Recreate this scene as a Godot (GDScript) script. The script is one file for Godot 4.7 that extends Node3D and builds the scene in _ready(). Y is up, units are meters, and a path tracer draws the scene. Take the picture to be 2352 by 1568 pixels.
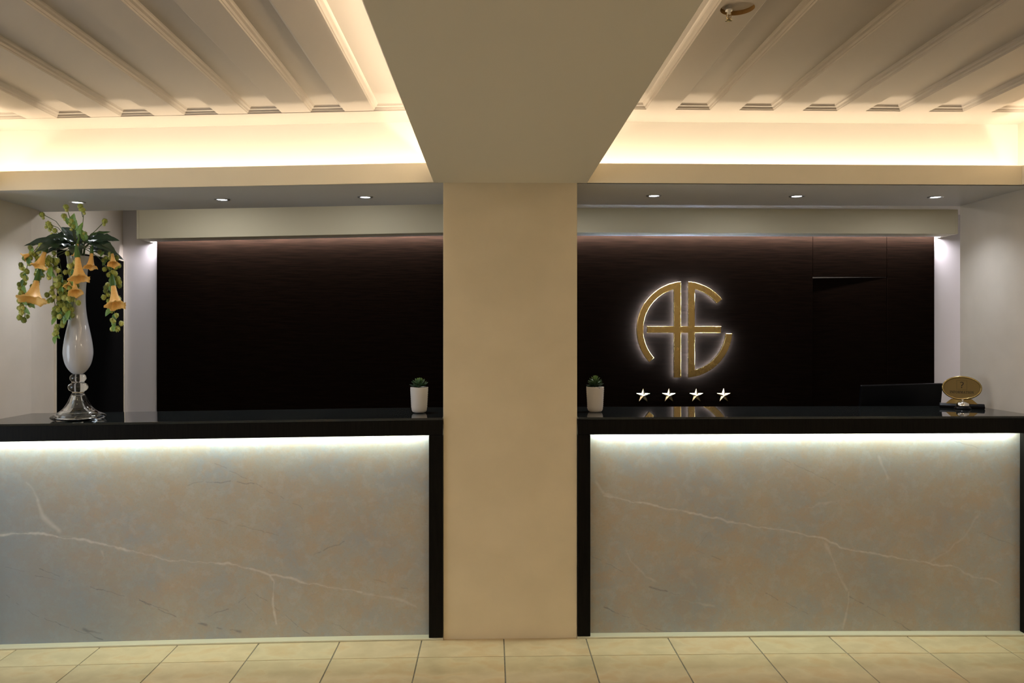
extends Node3D
# A hotel reception: two marble-fronted counters either side of a column, lit coves above. Metres, y up; the column front is z = 0.

const LAMP_WARM := Color(1.0, 0.815, 0.565)
const LAMP_COOL := Color(0.86, 0.90, 1.0)
var M := {}
var rng := RandomNumberGenerator.new()
var taken := {}
var settle := true   # the old building has settled: its left wing slopes down a few centimetres


# ---------------------------------------------------------------- shapes
func sag(x: float, y: float) -> float:
	if x < -0.25:
		var t := (-0.25 - x) / 2.2
		var low := 0.028 * pow(t, 1.5)
		if y < 0.4: return -low
		if y < 1.1: return -lerpf(low, 0.026 * t, (y - 0.4) / 0.7)
		if y < 2.14: return -t * lerpf(0.026, 0.046, (y - 1.1) / 1.04)
		return -t * minf(0.046 + (y - 2.14) * 0.0404, 0.068)
	if x > 1.5 and y < 0.5:
		return -0.010 * (x - 1.5) / 1.2
	return 0.0


func W(v: Vector3) -> Vector3:
	return v + Vector3(0, sag(v.x, v.y), 0) if settle else v


func begin() -> SurfaceTool:
	var st := SurfaceTool.new()
	st.begin(Mesh.PRIMITIVE_TRIANGLES)
	return st


func tri(st: SurfaceTool, a: Vector3, b: Vector3, c: Vector3, out: Vector3) -> void:
	var n := (b - a).cross(c - a)
	if n.length() < 1e-12: return
	n = n.normalized()
	var flip := n.dot(out) < 0.0
	if flip: n = -n
	for p in ([a, b, c] if flip else [a, c, b]):
		st.set_normal(n); st.add_vertex(p)


func quad(st: SurfaceTool, a: Vector3, b: Vector3, c: Vector3, d: Vector3, out: Vector3) -> void:
	tri(st, a, b, c, out); tri(st, a, c, d, out)


func box(st: SurfaceTool, lo: Vector3, hi: Vector3, bevel := 0.0, wx := false, seated := false) -> void:
	# wx: warp with the building; seated: bonded to what it lies on, so without an underside
	var c := (lo + hi) * 0.5
	var h := (hi - lo) * 0.5
	bevel = minf(bevel, minf(h.x, minf(h.y, h.z)) * 0.9)
	var P := {}
	for sx in [-1, 1]:
		for sy in [-1, 1]:
			for sz in [-1, 1]:
				var s := Vector3(sx, sy, sz)
				for k in 3:
					var q := h - Vector3(bevel, bevel, bevel)
					q[k] = h[k]
					var v: Vector3 = c + q * s
					P[[sx, sy, sz, k]] = W(v) if wx else v
	for k in 3:
		var i := (k + 1) % 3
		var j := (k + 2) % 3
		for s in [-1, 1]:
			var v := []
			for ab in [[-1, -1], [1, -1], [1, 1], [-1, 1]]:
				var key := [0, 0, 0, k]
				key[k] = s; key[i] = ab[0]; key[j] = ab[1]
				v.append(P[key])
			var out := Vector3.ZERO
			out[k] = s
			if not (seated and k == 1 and s == -1): quad(st, v[0], v[1], v[2], v[3], out)
			if bevel > 0.0:
				for t in [-1, 1]:
					var e := []
					for kk in [k, i]:
						for u in [-1, 1]:
							var key := [0, 0, 0, kk]
							key[k] = s; key[i] = t; key[j] = u
							e.append(P[key])
					var o2 := Vector3.ZERO
					o2[k] = s; o2[i] = t
					quad(st, e[0], e[1], e[3], e[2], o2)
	if bevel > 0.0:
		for sx in [-1, 1]:
			for sy in [-1, 1]:
				for sz in [-1, 1]:
					tri(st, P[[sx, sy, sz, 0]], P[[sx, sy, sz, 1]], P[[sx, sy, sz, 2]], Vector3(sx, sy, sz))


func lathe(st: SurfaceTool, prof: Array, seg := 40, at := Vector3.ZERO, wob = null) -> void:
	# profile of (radius, height) points, smooth
	var n := prof.size()
	var nr := []
	for i in n:
		var a: Vector2 = prof[maxi(i - 1, 0)]
		var b: Vector2 = prof[mini(i + 1, n - 1)]
		var t := (b - a).normalized()
		nr.append(Vector2(t.y, -t.x))
	for i in n - 1:
		for s in seg:
			var f := []
			for q in [[i, s], [i + 1, s], [i + 1, s + 1], [i, s + 1]]:
				var p: Vector2 = prof[q[0]]
				var nn: Vector2 = nr[q[0]]
				var ang: float = TAU * (q[1] % seg) / seg
				var r: float = p.x
				if wob != null: r = wob.call(p, ang)
				var d := Vector3(cos(ang), 0, sin(ang))
				f.append([at + d * r + Vector3(0, p.y, 0), (d * nn.x + Vector3(0, nn.y, 0)).normalized()])
			for k in [0, 2, 1, 0, 3, 2]:
				st.set_normal(f[k][1]); st.add_vertex(f[k][0])


func tube(st: SurfaceTool, pts: Array, r: float, seg := 6, r_end := -1.0) -> void:
	var rings := []
	for i in pts.size():
		var a: Vector3 = pts[maxi(i - 1, 0)]
		var b: Vector3 = pts[mini(i + 1, pts.size() - 1)]
		var t := (b - a).normalized()
		var u := t.cross(Vector3(0.31, 0.2, 0.93)).normalized()
		var v := t.cross(u)
		var rr := r if r_end < 0 else lerpf(r, r_end, float(i) / (pts.size() - 1))
		var ring := []
		for s in seg:
			var d := u * cos(TAU * s / seg) + v * sin(TAU * s / seg)
			ring.append([pts[i] + d * rr, d])
		rings.append(ring)
	for i in pts.size() - 1:
		for s in seg:
			var q := [rings[i][s], rings[i][(s + 1) % seg], rings[i + 1][(s + 1) % seg], rings[i + 1][s]]
			for k in [0, 2, 1, 0, 3, 2]:
				st.set_normal(q[k][1]); st.add_vertex(q[k][0])


func prism(st: SurfaceTool, poly: PackedVector2Array, z0: float, z1: float, bevel: float, at := Vector3.ZERO) -> void:
	# an outline (x, y) between z0 and z1, its front edge chamfered
	var n := poly.size()
	if Geometry2D.is_polygon_clockwise(poly): poly.reverse()
	var inner := PackedVector2Array()
	for i in n:
		var a := (poly[i] - poly[(i + n - 1) % n]).normalized()
		var b := (poly[(i + 1) % n] - poly[i]).normalized()
		var na := Vector2(-a.y, a.x)
		var nb := Vector2(-b.y, b.x)
		var m := na + nb
		inner.append(poly[i] + m / maxf(0.3, m.dot(na)) * bevel)
	var idx := Geometry2D.triangulate_polygon(inner)
	for k in range(0, idx.size(), 3):
		var t := []
		for q in 3: t.append(at + Vector3(inner[idx[k + q]].x, inner[idx[k + q]].y, z1))
		tri(st, t[0], t[1], t[2], Vector3(0, 0, 1))
		for q in 3: t[q] = at + Vector3(inner[idx[k + q]].x, inner[idx[k + q]].y, z0)
		tri(st, t[0], t[1], t[2], Vector3(0, 0, -1))
	for i in n:
		var j := (i + 1) % n
		var e := poly[j] - poly[i]
		var o := Vector3(e.y, -e.x, 0)
		quad(st, at + Vector3(poly[i].x, poly[i].y, z0), at + Vector3(poly[j].x, poly[j].y, z0), at + Vector3(poly[j].x, poly[j].y, z1 - bevel), at + Vector3(poly[i].x, poly[i].y, z1 - bevel), o)
		quad(st, at + Vector3(poly[i].x, poly[i].y, z1 - bevel), at + Vector3(poly[j].x, poly[j].y, z1 - bevel), at + Vector3(inner[j].x, inner[j].y, z1), at + Vector3(inner[i].x, inner[i].y, z1), o + Vector3(0, 0, o.length()))


# ---------------------------------------------------------------- objects
func numbered(called: String) -> String:
	taken[called] = taken.get(called, -1) + 1
	return called if taken[called] == 0 else "%s_%03d" % [called, taken[called]]


func obj(called: String, st: SurfaceTool, m: Material, parent: Node = self) -> MeshInstance3D:
	var o := MeshInstance3D.new()
	o.name = numbered(called) if parent == self else called
	o.mesh = st.commit()
	o.mesh.surface_set_material(0, m)
	parent.add_child(o, true)
	return o


func again(called: String, mesh: Mesh, m: Material, parent: Node, t: Transform3D) -> MeshInstance3D:
	var o := MeshInstance3D.new()
	o.name = called
	o.mesh = mesh
	o.material_override = m
	o.transform = t
	parent.add_child(o, true)
	return o


func tag(o: Node, label: String, category: String, group := "") -> Node:
	o.set_meta("label", label); o.set_meta("category", category)
	if group: o.set_meta("group", group)
	return o


func thing(called: String, label: String, category: String, at := Vector3.ZERO, turn := 0.0, group := "") -> Node3D:
	var o := Node3D.new()
	o.name = numbered(called)
	add_child(o)
	o.position = at
	o.rotation.y = turn
	tag(o, label, category, group)
	return o


func shell(called: String, label: String, category: String) -> Node3D:
	var o := thing(called, label, category)
	o.set_meta("kind", "structure")
	return o


func block(called: String, lo: Vector3, hi: Vector3, m: Material, parent: Node, bevel := 0.0) -> MeshInstance3D:
	var st := begin()
	box(st, lo, hi, bevel, true)
	return obj(called, st, m, parent)


func strip_light(parent: Node, at: Vector3, towards: Vector3, along: Vector3, length: float, wide: float, color: Color, watts: float) -> void:
	var l := AreaLight3D.new()
	l.name = "strip_light"
	l.area_size = Vector2(length, wide)
	l.area_normalize_energy = true
	l.light_color = color.linear_to_srgb()
	l.light_energy = watts / (PI * PI)
	l.area_range = 12.0
	l.area_attenuation = 2.0
	l.shadow_enabled = true
	parent.add_child(l, true)
	var x := along.normalized()
	var z := -towards.normalized()
	l.transform = Transform3D(Basis(x, z.cross(x), z), at)


# ---------------------------------------------------------------- materials
func noise(freq: float, oct: int, seed_: int, kind := FastNoiseLite.TYPE_SIMPLEX_SMOOTH, warp := 0.0) -> FastNoiseLite:
	var n := FastNoiseLite.new()
	n.noise_type = kind
	n.seed = seed_
	n.frequency = freq
	n.fractal_octaves = oct
	if warp > 0.0:
		n.domain_warp_enabled = true
		n.domain_warp_amplitude = warp
		n.domain_warp_frequency = freq * 1.3
	return n


func noise_tex(w: int, h: int, n: FastNoiseLite, at: Array, cols: Array, seamless := true) -> NoiseTexture2D:
	var t := NoiseTexture2D.new()
	t.width = w; t.height = h
	t.seamless = seamless
	t.generate_mipmaps = false
	t.noise = n
	if cols.size():
		var g := Gradient.new()
		g.offsets = PackedFloat32Array(at)
		g.colors = PackedColorArray(cols)
		t.color_ramp = g
	return t


func mat(called: String, c: Color, rough := 0.5, metal := 0.0, spec := 0.5) -> StandardMaterial3D:
	var m := StandardMaterial3D.new()
	m.resource_name = called
	m.albedo_color = c.linear_to_srgb()
	m.roughness = rough
	m.metallic = metal
	m.metallic_specular = spec
	M[called] = m
	return m


func glow(called: String, c: Color, power: float) -> StandardMaterial3D:
	var m := mat(called, Color(0.8, 0.8, 0.8))
	m.emission_enabled = true
	m.emission = c.linear_to_srgb()
	m.emission_energy_multiplier = power
	return m


func tri_map(m: StandardMaterial3D, scale: Vector3) -> void:
	m.uv1_triplanar = true
	m.uv1_world_triplanar = true
	m.uv1_scale = scale


func image_of(t: NoiseTexture2D) -> Image:
	while t.get_image() == null:
		await get_tree().process_frame
	var im: Image = t.get_image().duplicate()
	im.convert(Image.FORMAT_RGBA8)
	return im


func soft_dot(r: int, c: Color, alpha: float) -> Image:
	var im := Image.create_empty(r * 2 + 1, r * 2 + 1, false, Image.FORMAT_RGBA8)
	for y in r * 2 + 1:
		for x in r * 2 + 1:
			var d := Vector2(x - r, y - r).length() / (r + 0.5)
			im.set_pixel(x, y, Color(c.r, c.g, c.b, alpha * pow(clampf(1.0 - d, 0, 1), 1.2)))
	return im


func vein(im: Image, pts: Array, c: Color, alpha: float, wide: float, rough: float, gaps := 0.0) -> void:
	# a crack filled with mineral: soft dots along a jittered line
	var sizes := []
	for k in 4: sizes.append(soft_dot(maxi(1, int(wide * (0.55 + 0.3 * k))), c, alpha))
	var ph := rng.randf() * 100.0
	var n := noise(0.016, 3, int(ph * 10))
	for i in pts.size() - 1:
		var a: Vector2 = pts[i]
		var b: Vector2 = pts[i + 1]
		var steps := maxi(2, int(a.distance_to(b) / maxf(1.0, wide * 0.35)))
		for s in steps:
			var p := a.lerp(b, float(s) / steps)
			if gaps > 0.0 and n.get_noise_2d(p.x * 0.8, p.y * 0.8 + ph) < gaps - 0.5: continue
			p += Vector2(n.get_noise_2d(p.x, ph), n.get_noise_2d(p.y + 50.0, ph + p.x)) * rough
			var d: Image = sizes[clampi(int(2.0 + 4.0 * n.get_noise_2d(p.x * 0.5, p.y * 0.5 - ph)), 0, 3)]
			im.blend_rect(d, Rect2i(Vector2i.ZERO, d.get_size()), Vector2i(p) - d.get_size() / 2)


func marble_image(seed_: int, whites: Array, darks: Array, bluish: Array, pinks: Array, tint: Color) -> Image:
	var w := 1536
	var h := 704
	var ct := func(c: Color, a: float) -> Color: return Color(c.r, c.g, c.b, a)
	var tan_ := Color(0.735, 0.65, 0.555)
	var pale := Color(0.745, 0.745, 0.73)
	var gray := Color(0.62, 0.64, 0.65)
	var base: Image = await image_of(noise_tex(w, h, noise(0.0035, 4, seed_, FastNoiseLite.TYPE_SIMPLEX_SMOOTH, 60.0), [0.0, 0.35, 0.55, 0.75, 1.0],
		[Color(0.655, 0.665, 0.675), Color(0.685, 0.685, 0.67), Color(0.70, 0.685, 0.65), Color(0.715, 0.69, 0.64), Color(0.73, 0.72, 0.695)], false))
	for b in pinks:
		var d := soft_dot(int(b[2] * 0.5), Color(0.74, 0.645, 0.55), b[4])
		d.resize(int(b[2]), int(b[3]))
		base.blend_rect(d, Rect2i(Vector2i.ZERO, d.get_size()), Vector2i(int(b[0]), int(b[1])) - d.get_size() / 2)
	var layers := [
		[noise(0.010, 5, seed_ + 1, FastNoiseLite.TYPE_SIMPLEX_SMOOTH, 40.0), [0.0, 0.50, 0.66, 1.0], [ct.call(tan_, 0.0), ct.call(tan_, 0.0), ct.call(tan_, 0.34), ct.call(tan_, 0.5)]],
		[noise(0.018, 5, seed_ + 2, FastNoiseLite.TYPE_SIMPLEX_SMOOTH, 30.0), [0.0, 0.55, 0.72, 1.0], [ct.call(pale, 0.0), ct.call(pale, 0.0), ct.call(pale, 0.36), ct.call(pale, 0.5)]],
		[noise(0.05, 4, seed_ + 3, FastNoiseLite.TYPE_SIMPLEX_SMOOTH, 20.0), [0.0, 0.52, 0.7, 1.0], [ct.call(tan_, 0.0), ct.call(tan_, 0.0), ct.call(tan_, 0.30), ct.call(tan_, 0.4)]],
		[noise(0.12, 3, seed_ + 4), [0.0, 0.6, 0.85, 1.0], [ct.call(gray, 0.0), ct.call(gray, 0.0), ct.call(gray, 0.35), ct.call(gray, 0.5)]],
	]
	for l in layers:
		var im: Image = await image_of(noise_tex(w, h, l[0], l[1], l[2], false))
		base.blend_rect(im, Rect2i(0, 0, w, h), Vector2i.ZERO)
	for b in bluish:
		var d := soft_dot(int(b[2] * 0.5), Color(0.49, 0.55, 0.62), b[3])
		d.resize(int(b[2]), int(b[2] * 0.75))
		base.blend_rect(d, Rect2i(Vector2i.ZERO, d.get_size()), Vector2i(int(b[0]), int(b[1])) - d.get_size() / 2)
	for d in darks: vein(base, d[0], Color(0.40, 0.42, 0.44), d[1] * 0.75, d[2] * 1.1, 6.0, 0.33)
	for v in whites:
		vein(base, v[0], Color(0.83, 0.82, 0.80), v[1] * 0.30, v[2] * 2.4, 8.0)
		vein(base, v[0], Color(0.85, 0.84, 0.82), v[1] * 1.35, v[2] * 1.45, 8.0)
	return base


func materials() -> void:
	var p := mat("wall_paint", Color(0.72, 0.655, 0.56), 0.65, 0.0, 0.35)
	p.roughness_texture = noise_tex(256, 256, noise(0.03, 3, 4), [0.0, 1.0], [Color(0.8, 0.8, 0.8), Color(1, 1, 1)])
	p.albedo_texture = noise_tex(512, 512, noise(0.006, 4, 5), [0.0, 1.0], [Color(0.965, 0.965, 0.96), Color(1, 1, 1)])
	p.heightmap_enabled = true
	p.heightmap_texture = noise_tex(512, 512, noise(0.12, 3, 6), [], [])
	p.heightmap_scale = 0.012
	tri_map(p, Vector3(1, 1, 1))
	mat("white_paint", Color(0.76, 0.73, 0.69), 0.6, 0.0, 0.3)
	mat("header_paint", Color(0.66, 0.62, 0.46), 0.65, 0.0, 0.3)
	mat("beam_paint", Color(0.76, 0.70, 0.57), 0.65, 0.0, 0.3)
	mat("plaster", Color(0.80, 0.79, 0.82), 0.65, 0.0, 0.3)
	mat("soffit_paint", Color(0.64, 0.64, 0.64), 0.6, 0.0, 0.3)
	var tp := mat("column_paint", Color(0.735, 0.62, 0.425), 0.65, 0.0, 0.35)
	tp.albedo_texture = p.albedo_texture
	tp.heightmap_enabled = true
	tp.heightmap_texture = p.heightmap_texture
	tp.heightmap_scale = 0.012
	tri_map(tp, Vector3(1, 1, 1))
	mat("ceiling_paint", Color(0.475, 0.43, 0.395), 0.45, 0.0, 0.4)
	mat("fascia_paint", Color(0.88, 0.80, 0.63), 0.6, 0.0, 0.35)
	mat("skirting_paint", Color(0.52, 0.475, 0.33), 0.4)
	var f := mat("dark_wood", Color(1, 1, 1), 0.6, 0.0, 0.02)
	f.albedo_texture = noise_tex(512, 512, noise(0.02, 5, 11), [0.0, 0.45, 0.6, 1.0], [Color(0.045, 0.030, 0.021), Color(0.058, 0.038, 0.026), Color(0.066, 0.043, 0.029), Color(0.078, 0.051, 0.035)])
	f.heightmap_enabled = true
	f.heightmap_texture = noise_tex(512, 512, noise(0.04, 4, 12), [], [])
	f.heightmap_scale = 0.02
	tri_map(f, Vector3(0.35, 6.0, 6.0))
	var b := mat("black_wood", Color(1, 1, 1), 0.45, 0.0, 0.22)
	b.albedo_texture = noise_tex(512, 512, noise(0.02, 5, 21), [0.0, 1.0], [Color(0.035, 0.03, 0.025), Color(0.085, 0.075, 0.06)])
	tri_map(b, Vector3(6.0, 0.5, 6.0))
	mat("black_lacquer", Color(0.002, 0.002, 0.002), 0.6, 0.0, 0.05)
	var g := mat("glass", Color(0.80, 0.93, 0.89, 0.0), 0.0)
	g.albedo_color = Color(0.90, 0.965, 0.95, 0.02)
	g.refraction_enabled = true
	g.refraction_scale = 0.05
	var cg := mat("clear_glass", Color(1, 1, 1), 0.0)
	cg.albedo_color = Color(0.99, 1.0, 1.0, 0.0)
	cg.refraction_enabled = true
	cg.refraction_scale = 0.05
	var gr := mat("grout", Color(0.22, 0.20, 0.15), 0.8)
	gr.albedo_texture = noise_tex(128, 128, noise(0.1, 3, 31), [0.0, 1.0], [Color(0.8, 0.8, 0.8), Color(1, 1, 1)])
	tri_map(gr, Vector3(2, 2, 2))
	var stain := noise_tex(1024, 512, noise(0.008, 5, 41, FastNoiseLite.TYPE_SIMPLEX_SMOOTH, 40.0), [0.0, 0.4, 0.55, 0.7, 1.0], [Color(0.94, 0.93, 0.90), Color(0.98, 0.97, 0.95), Color(1, 0.99, 0.97), Color(0.99, 0.96, 0.92), Color(0.97, 0.92, 0.86)])
	for k in 4:
		var t := mat("floor_tile_%d" % k, [Color(0.565, 0.465, 0.285), Color(0.58, 0.475, 0.29), Color(0.55, 0.46, 0.285), Color(0.57, 0.46, 0.285)][k], 0.27, 0.0, 0.5)
		t.albedo_texture = stain
		tri_map(t, Vector3(0.5, 1, 1.3))
		t.uv1_offset = Vector3(k * 0.27, 0, k * 0.41)
	var brass := mat("brass", Color(0.45, 0.335, 0.14), 0.30, 1.0)
	brass.roughness_texture = noise_tex(256, 256, noise(0.02, 3, 51), [0.0, 1.0], [Color(0.75, 0.75, 0.75), Color(1, 1, 1)])
	tri_map(brass, Vector3(2, 2, 2))
	mat("brass_plate", Color(0.27, 0.20, 0.085), 0.45, 0.9)
	mat("pale_brass", Color(0.72, 0.58, 0.32), 0.25, 1.0)
	mat("chrome", Color(0.80, 0.80, 0.80), 0.06, 1.0)
	mat("black_print", Color(0.006, 0.006, 0.006), 0.5)
	mat("black_plastic", Color(0.004, 0.004, 0.005), 0.3, 0.0, 0.25)
	mat("lamp_ring", Color(0.55, 0.55, 0.55), 0.3, 0.7)
	var op := mat("opal_glass", Color(0.50, 0.51, 0.55), 0.06)
	op.backlight_enabled = true
	op.backlight = Color(0.25, 0.25, 0.27)
	mat("white_ceramic", Color(0.70, 0.66, 0.62), 0.45)
	mat("soil", Color(0.02, 0.014, 0.01), 0.9)
	for q in [["dark_leaf", Color(0.016, 0.045, 0.022), 0.26], ["green_leaf", Color(0.06, 0.15, 0.03), 0.4], ["bright_leaf", Color(0.16, 0.30, 0.05), 0.45], ["hop", Color(0.42, 0.47, 0.10), 0.6], ["hop_light", Color(0.64, 0.67, 0.22), 0.6], ["hop_dark", Color(0.22, 0.27, 0.05), 0.6], ["stem", Color(0.07, 0.11, 0.025), 0.5],
			["succulent_dark", Color(0.030, 0.075, 0.030), 0.35], ["succulent", Color(0.075, 0.15, 0.055), 0.35], ["succulent_bright", Color(0.16, 0.27, 0.07), 0.35]]:
		var m := mat(q[0], q[1], q[2])
		m.backlight_enabled = true
		m.backlight = Color(0.3, 0.3, 0.3)
	var pet := mat("petal", Color(1, 1, 1), 0.55)
	pet.albedo_texture = noise_tex(256, 256, noise(0.02, 3, 61), [0.0, 0.5, 1.0], [Color(0.94, 0.70, 0.36), Color(0.98, 0.80, 0.48), Color(1.0, 0.87, 0.60)])
	pet.uv1_triplanar = true
	pet.uv1_scale = Vector3(9, 2.5, 9)
	pet.backlight_enabled = true
	pet.backlight = Color(0.5, 0.5, 0.5)
	mat("raw_wood", Color(0.24, 0.13, 0.035), 0.8)
	glow("warm_led", Color(1.0, 0.8, 0.5), 3.0)
	glow("cool_led", Color(0.95, 0.93, 1.0), 6.0)
	glow("counter_led", Color(0.93, 1.0, 0.93), 6.0)
	glow("halo_led", Color(0.55, 0.72, 1.0), 280.0)
	glow("spot_lens", Color(0.92, 0.95, 1.0), 14.0)
	glow("unseen_lens", Color(1.0, 0.86, 0.68), 3.0)
	glow("unseen_day_pane", Color(0.75, 0.87, 1.0), 3.0)


# ---------------------------------------------------------------- the room
const WL := -2.6       # left wall
const WR := 2.807      # right wall
const CEIL := 2.657
const SOF := 2.305
const LOBBY_L := -4.6
const LOBBY_Z := 7.0

func floor_() -> void:
	var o := shell("floor", "beige ceramic tiled lobby floor with grey grout lines in front of the counters", "floor")
	var st := begin()
	for xs in [[LOBBY_L - 0.2, -3.4], [-3.4, -2.6], [-2.6, -1.9], [-1.9, -1.2], [-1.2, -0.6], [-0.6, -0.25], [-0.25, 1.5], [1.5, 4.15]]:
		box(st, Vector3(xs[0], -0.2, -2.4), Vector3(xs[1], -0.003, LOBBY_Z + 0.2), 0.0, true)
	obj("grout", st, M.grout, o)
	var xs := [-3.59, -3.18, -2.77, -2.36, -1.95, -1.567, -1.166, -0.763, -0.353, 0.060, 0.4755, 0.891, 1.306, 1.716, 2.12, 2.527, 2.93]
	var zs := [-0.195, 0.218, 0.631, 1.044, 1.457]
	var g := 0.0026
	for r in zs.size() - 1:
		for c in xs.size() - 1:
			block("tile", Vector3(xs[c] + g, -0.012, zs[r] + g), Vector3(xs[c + 1] - g, 0.0, zs[r + 1] - g), M["floor_tile_%d" % rng.randi_range(0, 3)], o, 0.0012)
	# the rest of the lobby, behind the camera's view
	st = begin()
	box(st, Vector3(LOBBY_L, -0.012, 1.46), Vector3(-0.25, 0.0, LOBBY_Z), 0.0, true)
	box(st, Vector3(-0.25, -0.012, 1.46), Vector3(WR, 0.0, LOBBY_Z), 0.0, true)
	obj("far_tiling", st, M.floor_tile_0, o)


func walls() -> void:
	var c := shell("column", "cream painted square column standing between the two reception counters", "column")
	block("shaft", Vector3(-0.246, -0.01, -0.60), Vector3(0.4315, SOF + 0.02, 0.0), M.column_paint, c, 0.002)
	var o := shell("wall_left", "cream side wall behind the tall flower vase at the left counter", "wall")
	var st := begin()
	box(st, Vector3(WL - 0.15, -0.1, -0.53), Vector3(WL, 3.0, 0.06), 0.0, true)
	obj("side_wall", st, M.wall_paint, o)
	st = begin()   # splayed piece running back to the corner
	var a := [Vector3(WL, -0.1, -0.53), Vector3(-2.877, -0.1, -2.23), Vector3(-3.03, -0.1, -2.23), Vector3(WL - 0.15, -0.1, -0.53)]
	for i in 4:
		var p: Vector3 = a[i]
		var q: Vector3 = a[(i + 1) % 4]
		var up := Vector3(0, 3.1, 0)
		var mid := (Vector3(a[0]) + Vector3(a[1]) + Vector3(a[2]) + Vector3(a[3])) * 0.25
		quad(st, p, q, q + up, p + up, (p + q) * 0.5 - mid)
	obj("splayed_wall", st, M.wall_paint, o)
	block("return_wall", Vector3(LOBBY_L - 0.15, -0.1, -0.09), Vector3(WL - 0.15, 3.0, 0.06), M.wall_paint, o)
	o = shell("wall_right", "cream side wall beside the right counter behind the gold information sign", "wall")
	block("side_wall", Vector3(WR, -0.1, -0.67), Vector3(WR + 0.25, 3.0, LOBBY_Z + 0.15), M.wall_paint, o, 0.003)
	block("return_wall", Vector3(WR + 0.25, -0.1, -0.79), Vector3(4.1, 3.0, -0.67), M.wall_paint, o)
	block("staff_wall", Vector3(3.95, -0.1, -2.37), Vector3(4.1, 3.0, -0.79), M.wall_paint, o)
	o = shell("wall_back", "back wall of white plaster clad with dark horizontal grain wood panels", "wall")
	st = begin()
	box(st, Vector3(-3.1, -0.1, -2.37), Vector3(-0.25, 3.0, -2.22), 0.0, true)
	box(st, Vector3(-0.25, -0.1, -2.37), Vector3(4.1, 3.0, -2.22), 0.0, true)
	obj("plaster", st, M.plaster, o)
	var top := 2.42
	var zf := -2.20
	var zb := -2.218
	block("wood_panel", Vector3(-2.606, -0.1, zb), Vector3(-0.25, top, zf), M.dark_wood, o, 0.0015)
	block("wood_panel", Vector3(-0.248, -0.1, zb), Vector3(2.547, top, zf), M.dark_wood, o, 0.0015)
	block("wood_panel", Vector3(2.550, 1.988, zb), Vector3(3.1425, top, zf), M.dark_wood, o, 0.0015)
	block("wood_panel", Vector3(3.1455, -0.1, zb), Vector3(3.528, top, zf), M.dark_wood, o, 0.0015)
	# concealed door, standing a finger open at its left edge
	var d := shell("door_1", "concealed flush door in the dark wood panelling behind the right counter", "door")
	st = begin()
	var leaf := [Vector3(2.551, -0.09, -2.213), Vector3(3.1415, -0.09, -2.201), Vector3(3.1415, 1.985, -2.201), Vector3(2.551, 1.977, -2.213)]
	quad(st, leaf[0], leaf[1], leaf[2], leaf[3], Vector3(0, 0, 1))
	quad(st, leaf[3], leaf[2], leaf[2] + Vector3(0, 0, -0.004), leaf[3] + Vector3(0, 0, -0.004), Vector3(0, 1, 0))
	quad(st, leaf[1], leaf[2], leaf[2] + Vector3(0, 0, -0.004), leaf[1] + Vector3(0, 0, -0.004), Vector3(1, 0, 0))
	quad(st, leaf[0], leaf[3], leaf[3] + Vector3(0, 0, -0.004), leaf[0] + Vector3(0, 0, -0.004), Vector3(-1, 0, 0))
	obj("door_leaf", st, M.dark_wood, d)
	# black door in the splayed wall of the staff area
	d = shell("door_2", "plain black door in the side wall behind the flower vase", "door")
	var p0 := Vector3(WL, 0, -0.53)
	var u := (Vector3(-2.877, 0, -2.23) - p0).normalized()
	var n := Vector3(-u.z, 0, u.x)
	if n.x < 0: n = -n
	for piece in [["leaf_face", 0.333, 1.687, 0.0, 0.0, 0.012, M.black_lacquer], ["frame_strip", 0.329, 0.333, 0.0, 0.0, 0.014, M.wall_paint], ["frame_strip", 1.687, 1.70, 0.0, 0.0, 0.014, M.skirting_paint], ["frame_strip", 0.323, 1.70, 1.0, 0.006, 0.014, M.skirting_paint]]:
		st = begin()
		var cn := []
		for f in [0.0, piece[5]]:
			for e in [piece[1], piece[2]]:
				var q: Vector3 = p0 + u * e + n * f
				var hgt := 2.056 + 0.042 * (float(e) - 0.335) / 1.35
				cn.append(q + Vector3(0, hgt if piece[3] > 0.0 else -0.09, 0))
				cn.append(q + Vector3(0, hgt + piece[4], 0))
		quad(st, cn[4], cn[6], cn[7], cn[5], n)
		quad(st, cn[1], cn[3], cn[7], cn[5], Vector3.UP)
		quad(st, cn[0], cn[1], cn[5], cn[4], -u)
		quad(st, cn[2], cn[3], cn[7], cn[6], u)
		obj(piece[0], st, piece[6], d)
	# lobby behind the camera
	o = shell("wall_front", "cream lobby wall facing the reception counters", "wall")
	block("end_wall", Vector3(LOBBY_L - 0.15, -0.1, LOBBY_Z), Vector3(WR + 0.2, 3.0, LOBBY_Z + 0.15), M.wall_paint, o)
	o = shell("wall_side", "cream lobby wall out of view with an unseen window left of the counters", "wall")
	block("wall_piece", Vector3(LOBBY_L - 0.15, -0.1, 0.06), Vector3(LOBBY_L, 3.0, 1.0), M.wall_paint, o)
	block("wall_piece", Vector3(LOBBY_L - 0.15, -0.1, 3.0), Vector3(LOBBY_L, 3.0, LOBBY_Z), M.wall_paint, o)
	block("wall_piece", Vector3(LOBBY_L - 0.15, -0.1, 1.0), Vector3(LOBBY_L, 0.3, 3.0), M.wall_paint, o)
	block("wall_piece", Vector3(LOBBY_L - 0.15, 2.2, 1.0), Vector3(LOBBY_L, 3.0, 3.0), M.wall_paint, o)
	o = shell("window_1", "unseen tall frosted lobby window out of view, placed to send cool light to the left counter", "window")
	block("pane", Vector3(LOBBY_L - 0.12, 0.3, 1.0), Vector3(LOBBY_L - 0.10, 2.2, 3.0), M.unseen_day_pane, o)  # unseen window, placed out of view for cool light on the left marble
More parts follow.
